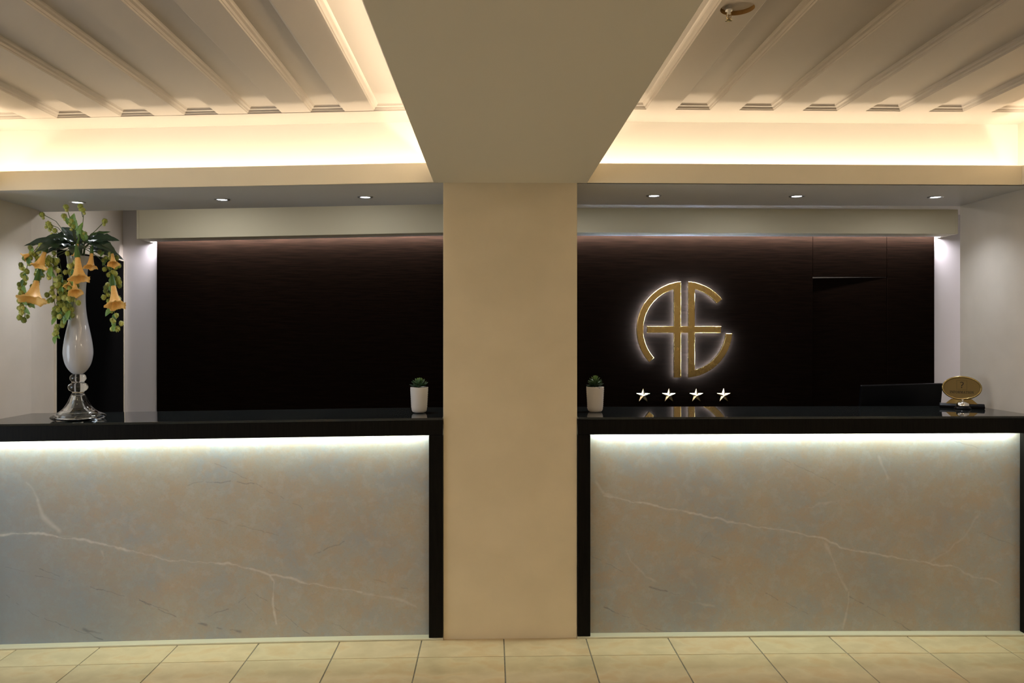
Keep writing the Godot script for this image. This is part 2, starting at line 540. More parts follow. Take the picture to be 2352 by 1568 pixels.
	strip_light(o, Vector3(LOBBY_L - 0.08, 1.22, 2.0), Vector3(1, 0, 0), Vector3(0, 0, 1), 1.9, 1.75, Color(0.70, 0.85, 1.0), UNSEEN_DAY)


func soffit() -> void:
	# lowered ceiling over the counters, its lit fascia, and the header over the panelling
	var o := shell("soffit", "lowered plaster ceiling over the counters carrying small downlights", "ceiling")
	for xs in [[-3.0, -0.25], [-0.25, 3.2]]:
		block("slab", Vector3(xs[0], SOF, -0.672), Vector3(xs[1], SOF + 0.02, 0.0), M.soffit_paint, o)
		block("upstand", Vector3(xs[0], SOF, -0.672), Vector3(xs[1], 3.0, -0.652), M.white_paint, o)
	for xs in [[-3.1, -0.25], [-0.25, 4.1]]:
		var up := 2.488 if float(xs[1]) > 0.0 else 2.63
		block("staff_ceiling", Vector3(xs[0], up, -2.3), Vector3(xs[1], up + 0.03, -0.66), M.white_paint, o)
		block("fascia", Vector3(xs[0], SOF, -0.018), Vector3(xs[1], SOF + 0.1, 0.002), M.fascia_paint, o, 0.002)
		block("cove_wall", Vector3(xs[0], SOF + 0.01, -0.25), Vector3(xs[1], 3.0, -0.15), M.white_paint, o)
	# side soffits beyond the trays
	block("slab", Vector3(2.726, SOF, 0.0), Vector3(WR + 0.1, SOF + 0.02, LOBBY_Z), M.soffit_paint, o)
	block("fascia", Vector3(2.724, SOF, 0.0), Vector3(2.744, SOF + 0.1, LOBBY_Z), M.fascia_paint, o, 0.002)
	block("cove_wall", Vector3(WR + 0.02, SOF + 0.01, -0.2), Vector3(WR + 0.1, 3.0, LOBBY_Z), M.white_paint, o)
	block("slab", Vector3(LOBBY_L - 0.1, SOF, 0.0), Vector3(-2.5, SOF + 0.02, LOBBY_Z), M.soffit_paint, o)
	block("fascia", Vector3(-2.52, SOF, 0.0), Vector3(-2.5, SOF + 0.1, LOBBY_Z), M.fascia_paint, o, 0.002)
	block("cove_wall", Vector3(-2.75, SOF + 0.01, -0.2), Vector3(-2.65, 3.0, LOBBY_Z), M.white_paint, o)
	block("slab", Vector3(LOBBY_L, SOF, 6.3), Vector3(WR, SOF + 0.02, LOBBY_Z), M.soffit_paint, o)
	block("cove_wall", Vector3(-2.7, SOF + 0.01, 6.4), Vector3(WR, 3.0, 6.5), M.white_paint, o)
	# warm strips lying in the coves
	var y := SOF + 0.045
	for s in [[-2.62, -0.16, Vector3(0, 1, 0)], [0.36, 2.80, Vector3(0, 1, 0)]]:
		var L: float = s[1] - s[0]
		var cx: float = (s[0] + s[1]) * 0.5
		block("led_strip", Vector3(s[0], SOF + 0.02, -0.075), Vector3(s[1], SOF + 0.034, -0.06), M.warm_led, o)
		strip_light(o, W(Vector3(cx, y, -0.067)), COVE_DIR, Vector3(1, 0.0236 if cx < 0 else 0.0, 0), L, 0.014, LAMP_WARM, COVE * L)
	for s in [[2.77, COVE * 1.5], [-2.58, COVE * 1.2]]:
		block("led_strip", Vector3(s[0] - 0.008, SOF + 0.02, -0.05), Vector3(s[0] + 0.008, SOF + 0.034, 6.0), M.warm_led, o)
		strip_light(o, W(Vector3(s[0], y, 3.0)), Vector3(0, 1, 0), Vector3(0, 0, 1), 6.0, 0.014, LAMP_WARM, s[1] * 6.0)
	var h := shell("header", "plaster header box with hidden light slot above the dark wood panels", "wall")
	for xs in [[-2.637, -0.25], [-0.25, 3.555]]:
		block("box", Vector3(xs[0], 2.302, -2.09), Vector3(xs[1], 2.489 if float(xs[1]) > 0.0 else 2.635, -1.96), M.header_paint, h, 0.0015)
		block("lip", Vector3(xs[0], 2.302, -2.155), Vector3(xs[1], 2.310, -2.085), M.white_paint, h)
		block("slot_cover", Vector3(xs[0], 2.36, -2.21), Vector3(xs[1], 2.37, -2.085), M.white_paint, h)
	block("slot_end", Vector3(-2.654, 2.302, -2.225), Vector3(-2.638, 2.635, -1.962), M.header_paint, h)
	block("slot_end", Vector3(3.556, 2.302, -2.225), Vector3(3.575, 2.489, -1.962), M.header_paint, h)
	for s in [[-2.636, -0.27], [0.45, 3.554]]:
		var L: float = s[1] - s[0]
		var cx: float = (s[0] + s[1]) * 0.5
		block("led_strip", Vector3(s[0], 2.334, -2.170), Vector3(s[1], 2.340, -2.160), M.cool_led, h)
		strip_light(h, W(Vector3(cx, 2.330, -2.165)), Vector3(0, -1, -0.35), Vector3(1, 0.0211 if cx < 0 else 0.0, 0), L, 0.009, Color(1.0, 0.91, 0.97), SLOT * L)


func beam() -> void:
	var o := shell("beam", "wide plaster ceiling beam running forward from the top of the column", "beam")
	block("underside", Vector3(-0.2943, SOF - 0.0012, 0.0), Vector3(0.4811, SOF + 0.02, LOBBY_Z), M.beam_paint, o, 0.001)
	block("lip", Vector3(-0.2943, SOF, 0.0), Vector3(-0.276, SOF + 0.1, LOBBY_Z), M.beam_paint, o)
	block("lip", Vector3(0.463, SOF, 0.0), Vector3(0.4811, SOF + 0.1, LOBBY_Z), M.beam_paint, o)
	block("core", Vector3(-0.13, SOF + 0.01, -0.2), Vector3(0.32, 3.0, LOBBY_Z), M.white_paint, o)
	for s in [[-0.21, COVE * 2.4], [0.40, COVE * 0.75]]:
		block("led_strip", Vector3(s[0] - 0.008, SOF + 0.02, 0.0), Vector3(s[0] + 0.008, SOF + 0.034, 6.2), M.warm_led, o)
		strip_light(o, Vector3(s[0], SOF + 0.045, 3.1), Vector3(0, 1, 0), Vector3(0, 0, 1), 6.2, 0.014, LAMP_WARM, s[1] * 6.2)


func tray_ceiling(x0: float, x1: float, coffers: Array, zc: float, label: String, hole: Vector3) -> void:
	# boarded ceiling with long sunk coffers, each framed by a stepped moulding
	var o := shell("ceiling", label, "ceiling")
	var zend := 6.0
	var up := CEIL + 0.028
	var cuts := [x0]
	for c in coffers: cuts.append_array([c[0], c[1]])
	cuts.append(x1)
	block("border_board", Vector3(x0, CEIL, -0.2), Vector3(x1, CEIL + 0.05, zc), M.ceiling_paint, o)
	block("border_board", Vector3(x0, CEIL, zend), Vector3(x1, CEIL + 0.05, 6.5), M.ceiling_paint, o)
	for i in range(0, cuts.size(), 2):
		var a: float = cuts[i]
		var b: float = cuts[i + 1]
		if hole.x > a and hole.x < b:
			sprinkler_board(o, a, b, zc, zend, hole)
		else:
			block("rail", Vector3(a, CEIL, zc), Vector3(b, CEIL + 0.05, zend), M.ceiling_paint, o)
	for c in coffers:
		block("coffer_panel", Vector3(c[0], up, zc), Vector3(c[1], CEIL + 0.05, zend), M.ceiling_paint, o)
		var st := begin()
		var steps := [[0.0, 0.0], [0.003, 0.005], [0.006, 0.006], [0.010, 0.014], [0.015, 0.0165], [0.018, 0.018], [0.021, 0.024], [0.026, 0.029]]
		for k in steps.size() - 1:
			var s: Array = steps[k]
			var t: Array = steps[k + 1]
			var ring := func(u: Array) -> Array:
				return [Vector3(c[0] + u[0], CEIL + u[1], zc + u[0]), Vector3(c[1] - u[0], CEIL + u[1], zc + u[0]), Vector3(c[1] - u[0], CEIL + u[1], zend - u[0]), Vector3(c[0] + u[0], CEIL + u[1], zend - u[0])]
			var r0: Array = ring.call(s)
			var r1: Array = ring.call(t)
			for e in 4:
				var f := (e + 1) % 4
				var inward: Vector3 = [Vector3(0, 0, 1), Vector3(-1, 0, 0), Vector3(0, 0, -1), Vector3(1, 0, 0)][e]
				quad(st, W(r0[e]), W(r0[f]), W(r1[f]), W(r1[e]), inward + Vector3(0, -1, 0))
		obj("moulding", st, M.ceiling_paint, o)


func sprinkler_board(o: Node, a: float, b: float, z0: float, z1: float, hole: Vector3) -> void:
	var r := hole.y
	var half := r + 0.01
	var th := 0.016
	block("rail", Vector3(a, CEIL, z0), Vector3(b, CEIL + 0.05, hole.z - half), M.ceiling_paint, o)
	block("rail", Vector3(a, CEIL, hole.z + half), Vector3(b, CEIL + 0.05, z1), M.ceiling_paint, o)
	var st := begin()
	var wall := begin()
	var n := 48
	for i in n:
		var p := []
		for q in 2:
			var ang := TAU * (i + q) / n
			var d := Vector2(cos(ang), sin(ang))
			var wob := 1.0 + 0.012 * sin(ang * 3.0 + 0.5)
			var s := 1.0 / maxf(absf(d.x), absf(d.y))
			var sx := clampf(hole.x + d.x * s * half, a, b)
			if absf(d.x) * s > 0.999: sx = b if d.x > 0 else a
			p.append([Vector3(hole.x + d.x * r * wob, CEIL, hole.z + d.y * r * wob), Vector3(sx, CEIL, hole.z + d.y * s * half)])
		quad(st, p[0][0], p[1][0], p[1][1], p[0][1], Vector3.DOWN)
		var u := Vector3(0, th, 0)
		var c := Vector3(hole.x, CEIL, hole.z)
		quad(wall, p[0][0], p[1][0], p[1][0] + u, p[0][0] + u, c - p[0][0])
	obj("rail", st, M.ceiling_paint, o)
	obj("hole_edge", wall, M.raw_wood, o)
	block("void_lid", Vector3(a - 0.001, CEIL + th, hole.z - half), Vector3(b + 0.001, CEIL + 0.05, hole.z + half), M.ceiling_paint, o)


func downlights() -> void:
	var spots := [[-2.258, -0.366, "small cool downlight above the flower vase"], [-1.478, -0.368, "small cool downlight between the vase lamp and the one beside the column"], [-0.699, -0.38, "small cool downlight left of the column above the left succulent"],
		[0.897, -0.358, "small cool downlight right of the column above the right succulent"], [1.6935, -0.352, "small cool downlight in the middle of the three over the right counter"], [2.481, -0.359, "small cool downlight nearest the right wall above the monitor"]]
	for s in spots:
		var p := W(Vector3(s[0], SOF, s[1]))
		var t := thing("downlight", s[2], "downlight", p, 0.0, "recessed downlights over the counters")
		var st := begin()
		lathe(st, [Vector2(0.0275, 0.002), Vector2(0.0275, -0.0025), Vector2(0.033, -0.005), Vector2(0.041, -0.004), Vector2(0.043, 0.001)], 36)
		obj("ring", st, M.lamp_ring, t)
		st = begin()
		lathe(st, [Vector2(0.028, -0.0006), Vector2(0.020, -0.0022), Vector2(0.010, -0.003), Vector2(0.0, -0.0032)], 32)
		obj("lens", st, M.spot_lens, t)
		var l := SpotLight3D.new()
		l.name = "spot_light"
		l.light_color = LAMP_COOL.linear_to_srgb()
		l.light_energy = SPOT * (0.8 if float(s[0]) > 2.0 else (1.1 if float(s[0]) < -2.0 else 1.0))
		l.light_size = 0.025
		l.spot_angle = 62.0
		l.spot_angle_attenuation = 0.9
		l.spot_range = 12.0
		l.spot_attenuation = 2.0
		l.shadow_enabled = true
		t.add_child(l)
		l.position = Vector3(0, -0.012, 0)
		l.rotation.x = -PI / 2


func sprinkler() -> void:
	var t := thing("sprinkler_head", "small metal sprinkler head hanging out of the round hole in the ceiling", "sprinkler", Vector3(0.8165, CEIL, 1.28))
	var st := begin()
	lathe(st, [Vector2(0.010, 0.016), Vector2(0.010, 0.008), Vector2(0.0125, 0.006), Vector2(0.0125, -0.001), Vector2(0.007, -0.003), Vector2(0.006, -0.012), Vector2(0.0, -0.012)], 12)
	obj("socket", st, M.lamp_ring, t)
	for s in [-1, 1]:
		st = begin()
		tube(st, [Vector3(s * 0.006, -0.004, 0), Vector3(s * 0.0085, -0.013, 0), Vector3(s * 0.007, -0.024, 0), Vector3(s * 0.001, -0.030, 0)], 0.0016, 6)
		obj("yoke_arm", st, M.pale_brass, t)
	st = begin()
	tube(st, [Vector3(0, -0.012, 0), Vector3(0, -0.030, 0)], 0.002, 8)
	obj("bulb", st, M.brass, t)
	st = begin()
	for k in 12:
		var a := TAU * k / 12
		var d := Vector3(cos(a), 0, sin(a))
		var e := Vector3(-sin(a), 0, cos(a))
		quad(st, e * 0.0016 + Vector3(0, -0.030, 0), d * 0.0125 + e * 0.0024 + Vector3(0, -0.034, 0), d * 0.0125 - e * 0.0024 + Vector3(0, -0.034, 0), -e * 0.0016 + Vector3(0, -0.030, 0), Vector3.DOWN)
	lathe(st, [Vector2(0.004, -0.0285), Vector2(0.0075, -0.0300), Vector2(0.0075, -0.0315), Vector2(0.0, -0.032)], 14)
	obj("deflector", st, M.pale_brass, t)


# ---------------------------------------------------------------- counters
func counter(x0: float, x1: float, post_at: Array, mtex: Image, tilt: float, label: String) -> void:
	var t := thing("reception_counter", label, "counter", Vector3.ZERO, 0.0, "reception counters")
	var lo := x0
	var hi := x1
	var wrap := func(called: String, a: Vector3, b: Vector3, m: Material, bev: float) -> void: block(called, a, b, m, t, bev)
	wrap.call("top_board", Vector3(lo, 1.082, -0.5295), Vector3(hi, 1.1084, -0.009), M.black_lacquer, 0.0)
	wrap.call("front_band", Vector3(lo, 1.0305, -0.010), Vector3(hi, 1.1084, 0.012), M.black_wood, 0.0015)
	for p in post_at:
		wrap.call("post", Vector3(p[0], 0.0115, -0.028), Vector3(p[1], 1.030, 0.0122), M.black_wood, 0.0015)
	wrap.call("back_panel", Vector3(lo, 0.0, -0.10), Vector3(hi, 1.082, -0.06), M.black_wood, 0.0)
	# marble slab
	var m := StandardMaterial3D.new()
	m.resource_name = "marble"
	m.albedo_texture = ImageTexture.create_from_image(mtex)
	m.roughness = 0.32
	m.metallic_specular = 0.4
	m.albedo_color = MARBLE
	var st := begin()
	var n := 12
	for i in n:
		var q := []
		for c in [[i, 0.0], [i + 1, 0.0], [i + 1, 1.0], [i, 1.0]]:
			var u: float = float(c[0]) / n
			q.append([W(Vector3(lerpf(lo, hi, u), lerpf(0.0, 1.08, c[1]), -0.032)), Vector2(u, 1.0 - c[1])])
		for k in [0, 2, 1, 0, 3, 2]:
			st.set_normal(Vector3(0, 0, 1)); st.set_uv(q[k][1]); st.add_vertex(q[k][0])
	obj("marble_panel", st, m, t)
	# light strip tucked up behind the band
	var a := x0 + (0.075 if x0 > 0 else 0.0)
	var b := x1 - (0.073 if x0 < 0 else 0.10)
	block("led_strip", Vector3(a, 1.062, -0.026), Vector3(b, 1.068, -0.014), M.counter_led, t)
	strip_light(t, W(Vector3((a + b) * 0.5, 1.058, -0.0195)), Vector3(0, -1, -0.22), Vector3(1, tilt, 0), b - a, 0.009, Color(0.84, 1.0, 0.93), DESK * (b - a))


func glass_top(lo: float, hi: float, label: String) -> void:
	var st := begin()
	box(st, Vector3(lo, 1.1087, -0.53), Vector3(hi, 1.1195, 0.022), 0.0012, true, true)
	tag(obj("glass_countertop", st, M.glass), label, "countertop", "glass countertops")


func skirting() -> void:
	var k := 0
	for s in [[[-2.62, -2.2, -1.8, -1.4, -1.0, -0.6, -0.3, -0.2455], "cream skirting strip along the foot of the left counter"], [[0.431, 1.0, 1.5, 2.0, 2.5, 2.81], "cream skirting strip along the foot of the right counter"]]:
		k += 1
		var st := begin()
		var prof := [Vector2(0.0155, 0.0), Vector2(0.0155, 0.0065), Vector2(0.0138, 0.0095), Vector2(0.010, 0.0108), Vector2(-0.032, 0.0112)]
		var xs: Array = s[0]
		for i in xs.size() - 1:
			for j in prof.size() - 1:
				var p: Vector2 = prof[j]
				var q: Vector2 = prof[j + 1]
				quad(st, W(Vector3(xs[i], p.y, p.x)), W(Vector3(xs[i + 1], p.y, p.x)), W(Vector3(xs[i + 1], q.y, q.x)), W(Vector3(xs[i], q.y, q.x)), Vector3(0, 1, 1))
		for e in [xs[0], xs[-1]]:
			for j in range(1, prof.size() - 1):
				tri(st, W(Vector3(e, 0, -0.032)), W(Vector3(e, prof[j - 1].y, prof[j - 1].x)), W(Vector3(e, prof[j].y, prof[j].x)), Vector3(-1 if e == xs[0] else 1, 0, 0))
		var o := obj("trim_%d" % k, st, M.skirting_paint)
		o.set_meta("kind", "structure")
		tag(o, s[1], "skirting")


func marble(left: bool) -> Image:
	# vein courses in texture pixels: 672 to the metre
	var whites := []
	var darks := []
	var conv := func(list: Array) -> Array:
		var out := []
		for p in list:
			var px: float
			var py: float
			if left:
				px = p[0] / 2.24
				py = 960 + p[1] / 2.24 - 0.0155 * (985 - px)
				out.append(Vector2((-0.32 + (px - 985) * 0.0021786 + 2.62) / 2.374 * 1536, (1.08 - (1.03 - (py - 1000) * 0.002214)) / 1.08 * 704))
			else:
				px = 1320 + p[0] / 2.279
				py = 960 + p[1] / 2.279 + 0.005 * (px - 1360)
				out.append(Vector2((0.5 + (px - 1360) * 0.002256 - 0.4315) / 2.378 * 1536, (1.08 - (1.03 - (py - 995) * 0.00224)) / 1.08 * 704))
		return out
	if left:
		for v in [[[[-40, 598], [80, 592], [200, 600], [330, 615], [450, 640], [600, 675], [750, 705], [850, 733], [950, 742], [1080, 750], [1200, 762], [1300, 785], [1400, 815], [1500, 838], [1650, 868], [1800, 895], [1860, 905]], 0.26, 3.2],
				[[[1860, 905], [1950, 920], [2080, 950], [2150, 980]], 0.12, 4.0], [[[110, 335], [140, 370], [170, 420], [200, 500], [240, 550], [285, 595]], 0.16, 7.0],
				[[[1370, 815], [1395, 850], [1388, 900], [1385, 960], [1400, 1020], [1410, 1065]], 0.2, 3.0], [[[500, 680], [520, 720]], 0.12, 6.0]]:
			whites.append([conv.call(v[0]), v[1], v[2]])
		for v in [[[[1080, 235], [1350, 370], [1540, 470]], 0.28, 1.0], [[[150, 760], [380, 850], [640, 920], [860, 1000]], 0.34, 1.5], [[[0, 905], [160, 1010], [380, 1090], [520, 1140]], 0.4, 1.5], [[[1040, 515], [1420, 612]], 0.25, 1.2],
				[[[690, 930], [760, 970], [900, 1030]], 0.25, 3.0], [[[1290, 900], [1440, 1010], [1580, 1120]], 0.26, 1.4], [[[1920, 840], [2100, 885]], 0.25, 1.2], [[[1700, 1060], [1830, 1130]], 0.22, 1.2], [[[940, 350], [1030, 335], [1200, 335], [1300, 345]], 0.25, 1.4],
				[[[1050, 1020], [1160, 985], [1250, 925]], 0.2, 1.6], [[[1000, 1060], [1220, 1100]], 0.22, 4.0], [[[1240, 960], [1330, 1040]], 0.2, 2.2], [[[0, 760], [260, 830]], 0.2, 1.5], [[[400, 1080], [500, 1110]], 0.25, 5.0], [[[1600, 710], [1760, 640]], 0.18, 1.6]]:
			darks.append([conv.call(v[0]), v[1], v[2]])
		return await marble_image(101, whites, darks, [[0, 600, 1250, 0.80], [0, 260, 800, 0.45], [420, 640, 560, 0.30], [820, 620, 400, 0.15]],
			[[970, 200, 460, 110, 0.45], [640, 260, 150, 220, 0.30], [380, 440, 300, 90, 0.35], [640, 520, 160, 60, 0.4], [1150, 300, 420, 200, 0.25], [430, 250, 400, 140, 0.2]], Color.WHITE)
	for v in [[[[120, 330], [160, 390], [215, 415]], 0.16, 6.0], [[[160, 400], [215, 415], [400, 450], [600, 490], [750, 518], [850, 545], [1000, 570], [1150, 592], [1300, 625], [1350, 650], [1450, 680], [1600, 708], [1750, 735], [1880, 755], [2000, 770]], 0.24, 2.8], [[[2000, 770], [2100, 815], [2270, 865]], 0.12, 3.0],
			[[[1330, 650], [1350, 700], [1380, 780], [1410, 850], [1440, 900]], 0.16, 6.0], [[[1440, 900], [1440, 960], [1425, 1050], [1415, 1100]], 0.12, 3.5], [[[1600, 190], [1625, 250], [1650, 310]], 0.12, 4.0], [[[1880, 750], [1950, 700], [2080, 600], [2130, 500]], 0.09, 4.0], [[[270, 680], [310, 750], [430, 850]], 0.11, 4.0], [[[560, 945], [740, 985]], 0.09, 3.0], [[[1230, 465], [1400, 425]], 0.12, 5.0]]:
		whites.append([conv.call(v[0]), v[1], v[2]])
	for v in [[[[1060, 195], [1270, 290], [1440, 380]], 0.24, 1.2], [[[100, 715], [270, 800]], 0.24, 1.2], [[[350, 1080], [430, 1115]], 0.4, 1.2], [[[160, 980], [350, 1070], [520, 1115]], 0.26, 2.0], [[[920, 860], [1080, 950], [1230, 1020]], 0.3, 1.4], [[[1450, 930], [1560, 990], [1780, 1110]], 0.26, 1.6],
			[[[1950, 100], [2190, 165]], 0.26, 1.0], [[[2130, 590], [2330, 660]], 0.22, 1.2], [[[400, 880], [560, 920]], 0.2, 3.0], [[[640, 680], [720, 590]], 0.16, 1.4], [[[650, 690], [780, 740]], 0.16, 1.4]]:
		darks.append([conv.call(v[0]), v[1], v[2]])
	return await marble_image(211, whites, darks, [[330, 600, 420, 0.25], [1000, 560, 380, 0.20], [120, 640, 300, 0.15]],
		[[300, 230, 420, 200, 0.32], [760, 190, 500, 200, 0.28], [420, 500, 500, 160, 0.28], [1180, 330, 500, 240, 0.22], [1350, 260, 300, 160, 0.2]], Color.WHITE)


# ---------------------------------------------------------------- things on the wall
func emblem() -> void:
	var c := Vector3(1.5125, 1.5684, 0)
	var k := 0.00083     # metres to a drawing unit
	var t := thing("wall_emblem", "large round brass monogram of joined letters with white halo light on the dark wood wall", "emblem", Vector3(c.x, c.y, -2.20))
	var R := 456.0
	var r := 394.0
	var arc := func(rad: float, a0: float, a1: float, n: int) -> Array:
		var out := []
		for i in n + 1:
			var a := lerpf(a0, a1, float(i) / n)
			out.append(Vector2(cos(a) * rad, sin(a) * rad))
		return out
	var to_poly := func(list: Array) -> PackedVector2Array:
		var p := PackedVector2Array()
		for v in list: p.append(v * k)
		return p
	var a_end := deg_to_rad(222.5)
	var A: Array = arc.call(R, acos(-36.0 / R), a_end, 44)
	A.append_array(arc.call(r, a_end, acos(-103.0 / r), 40))
	A.append_array([Vector2(-103, -454), Vector2(-36, -454)])
	var e_top := deg_to_rad(38.6)
	var E: Array = arc.call(R, -acos(35.0 / R), asin(-37.0 / R), 36)
	E.append_array(arc.call(r, asin(-37.0 / r), -acos(97.0 / r), 32))
	E.append_array(arc.call(r, acos(97.0 / r), e_top, 18))
	E.append_array(arc.call(R, e_top, acos(35.0 / R), 18))
	var bar := [Vector2(-358, -31), Vector2(347, -31), Vector2(347, 31), Vector2(-358, 31)]
	for q in [["letter_arch", A, 0.050], ["letter_bow", E, 0.050], ["cross_bar", bar, 0.0504]]:
		var poly: PackedVector2Array = to_poly.call(q[1])
		var st := begin()
		prism(st, poly, 0.024, q[2], 0.0028)
		var part := obj(q[0], st, M.brass, t)
		# light strip on the back of each letter, facing the wall
		var thin := Geometry2D.offset_polygon(poly, -0.010)
		for th in thin:
			st = begin()
			prism(st, th, 0.018, 0.0235, 0.0005)
			obj("led_strip", st, M.halo_led, part)
	for p in [Vector2(-420, 60), Vector2(-300, 300), Vector2(-70, 300), Vector2(-70, -250), Vector2(66, 250), Vector2(66, -250), Vector2(250, 330), Vector2(330, -250), Vector2(-350, -230), Vector2(200, 0), Vector2(-230, 0)]:
		var l := OmniLight3D.new()
		l.name = "halo_light"
		l.light_color = Color(0.82, 0.90, 1.0)
		l.light_energy = 0.012
		l.light_size = 0.008
		l.omni_range = 3.0
		l.omni_attenuation = 2.0
		l.shadow_enabled = true
		t.add_child(l, true)
		l.position = Vector3(p.x * k, p.y * k, 0.012)
	var names := ["first", "second", "third", "fourth"]
	var sx := [1.193, 1.3977, 1.6154, 1.8343]
	for i in 4:
		var s := thing("wall_star", "small faceted brass star below the monogram, %s from the column" % names[i], "star", Vector3(sx[i], 1.0475, -2.20), 0.0, "row of four stars")
		var st := begin()
		var R2 := 0.0575
		for q in 10:
			var a0 := PI / 2 + TAU * q / 10
			var a1 := PI / 2 + TAU * (q + 1) / 10
			var r0 := R2 if q % 2 == 0 else R2 * 0.40
			var r1 := R2 if q % 2 == 1 else R2 * 0.40
			var p0 := Vector3(cos(a0) * r0, sin(a0) * r0, 0.006)
			var p1 := Vector3(cos(a1) * r1, sin(a1) * r1, 0.006)
			tri(st, Vector3(0, 0, 0.028), p0, p1, Vector3(0, 0, 1))
			quad(st, p0, p1, p1 - Vector3(0, 0, 0.006), p0 - Vector3(0, 0, 0.006), Vector3(p0.x + p1.x, p0.y + p1.y, 0))
		obj("star_face", st, M.pale_brass, s)


# ---------------------------------------------------------------- things on the counters
func pot(at: Vector3, label: String, tall: bool, seed_: int) -> void:
	var t := thing("potted_succulent", label, "succulent", at, 0.0, "succulents in white pots")
	rng.seed = seed_
	var R := 0.0476
	var H := 0.135
	var st := begin()
	var prof := []
	for q in [[0.0, 0.0], [0.55, 0.0], [0.74, 0.004], [0.84, 0.013], [0.88, 0.025]]: prof.append(Vector2(R * q[0], q[1]))
	for i in range(1, 45):
		var y := 0.025 + (H - 0.025) * i / 44.0
		prof.append(Vector2(R * lerpf(0.88, 1.0, i / 44.0), y))
	prof.append(Vector2(R * 0.97, H + 0.001)); prof.append(Vector2(R * 0.92, H - 0.001)); prof.append(Vector2(R * 0.90, H - 0.02))
	var ph := rng.randf() * 6.0
	lathe(st, prof, 56, Vector3.ZERO, func(p: Vector2, a: float) -> float:
		if p.y < 0.02 or p.y > H - 0.006: return p.x
		var w := 0.0016 * sin(p.y * 640.0 + 1.4 * sin(a * 2.0 + ph) + 0.9 * sin(a * 3.0 - ph * 2.0))
		return p.x + w)
	obj("pot", st, M.white_ceramic, t)
	st = begin()
	lathe(st, [Vector2(R * 0.93, H - 0.012), Vector2(R * 0.6, H - 0.006), Vector2(0.0, H - 0.003)], 20)
	obj("soil", st, M.soil, t)
	var mesh := succulent_leaf()
	# leaves spiral out from the heart, the outer ones lying lower
	var n := 46 if tall else 34
	for i in n:
		var u := float(i) / (n - 1)
		var ang := i * 2.39996 + rng.randf() * 0.2
		var lift := lerpf(1.35, -0.25 if tall else 0.05, pow(u, 0.75)) + rng.randf_range(-0.08, 0.08)
		var L := lerpf(0.022, 0.050 if not tall else 0.046, pow(u, 0.7))
		var wd := lerpf(0.5, 1.0, u)
		var root := Vector3(cos(ang), 0, sin(ang)) * 0.006 * u + Vector3(0, H + (lerpf(0.040, 0.004, u) if tall else lerpf(0.028, 0.004, u)), 0)
		var d := Vector3(cos(ang) * cos(lift), sin(lift), sin(ang) * cos(lift))
		var side := Vector3.UP.cross(d).normalized()
		var nrm := d.cross(side).normalized()
		var b := Basis(side * L * wd * 0.9, d * L, nrm * L * 0.9)
		var m: Material = M.succulent_bright if u < 0.28 else (M.succulent if (u < 0.65 or (tall and rng.randf() < 0.5)) else M.succulent_dark)
		again("leaf", mesh, m, t, Transform3D(b, root))


func succulent_leaf() -> ArrayMesh:
	var st := begin()
	var rows := [[0.0, 0.10], [0.3, 0.24], [0.6, 0.34], [0.8, 0.27], [0.93, 0.11], [1.0, 0.0]]
	for i in rows.size() - 1:
		var a: Array = rows[i]
		var b: Array = rows[i + 1]
		var za: float = -0.10 * sin(a[0] * PI) + 0.12 * a[0] * a[0]
		var zb: float = -0.10 * sin(b[0] * PI) + 0.12 * b[0] * b[0]
		for s in [-1, 1]:
			quad(st, Vector3(0, a[0], za), Vector3(s * a[1], a[0], za + a[1] * 0.28), Vector3(s * b[1], b[0], zb + b[1] * 0.28), Vector3(0, b[0], zb), Vector3(0, 0, 1))
			quad(st, Vector3(0, a[0], za - 0.09), Vector3(s * a[1], a[0], za + a[1] * 0.28), Vector3(s * b[1], b[0], zb + b[1] * 0.28), Vector3(0, b[0], zb - 0.05), Vector3(0, 0, -1))
	return st.commit()


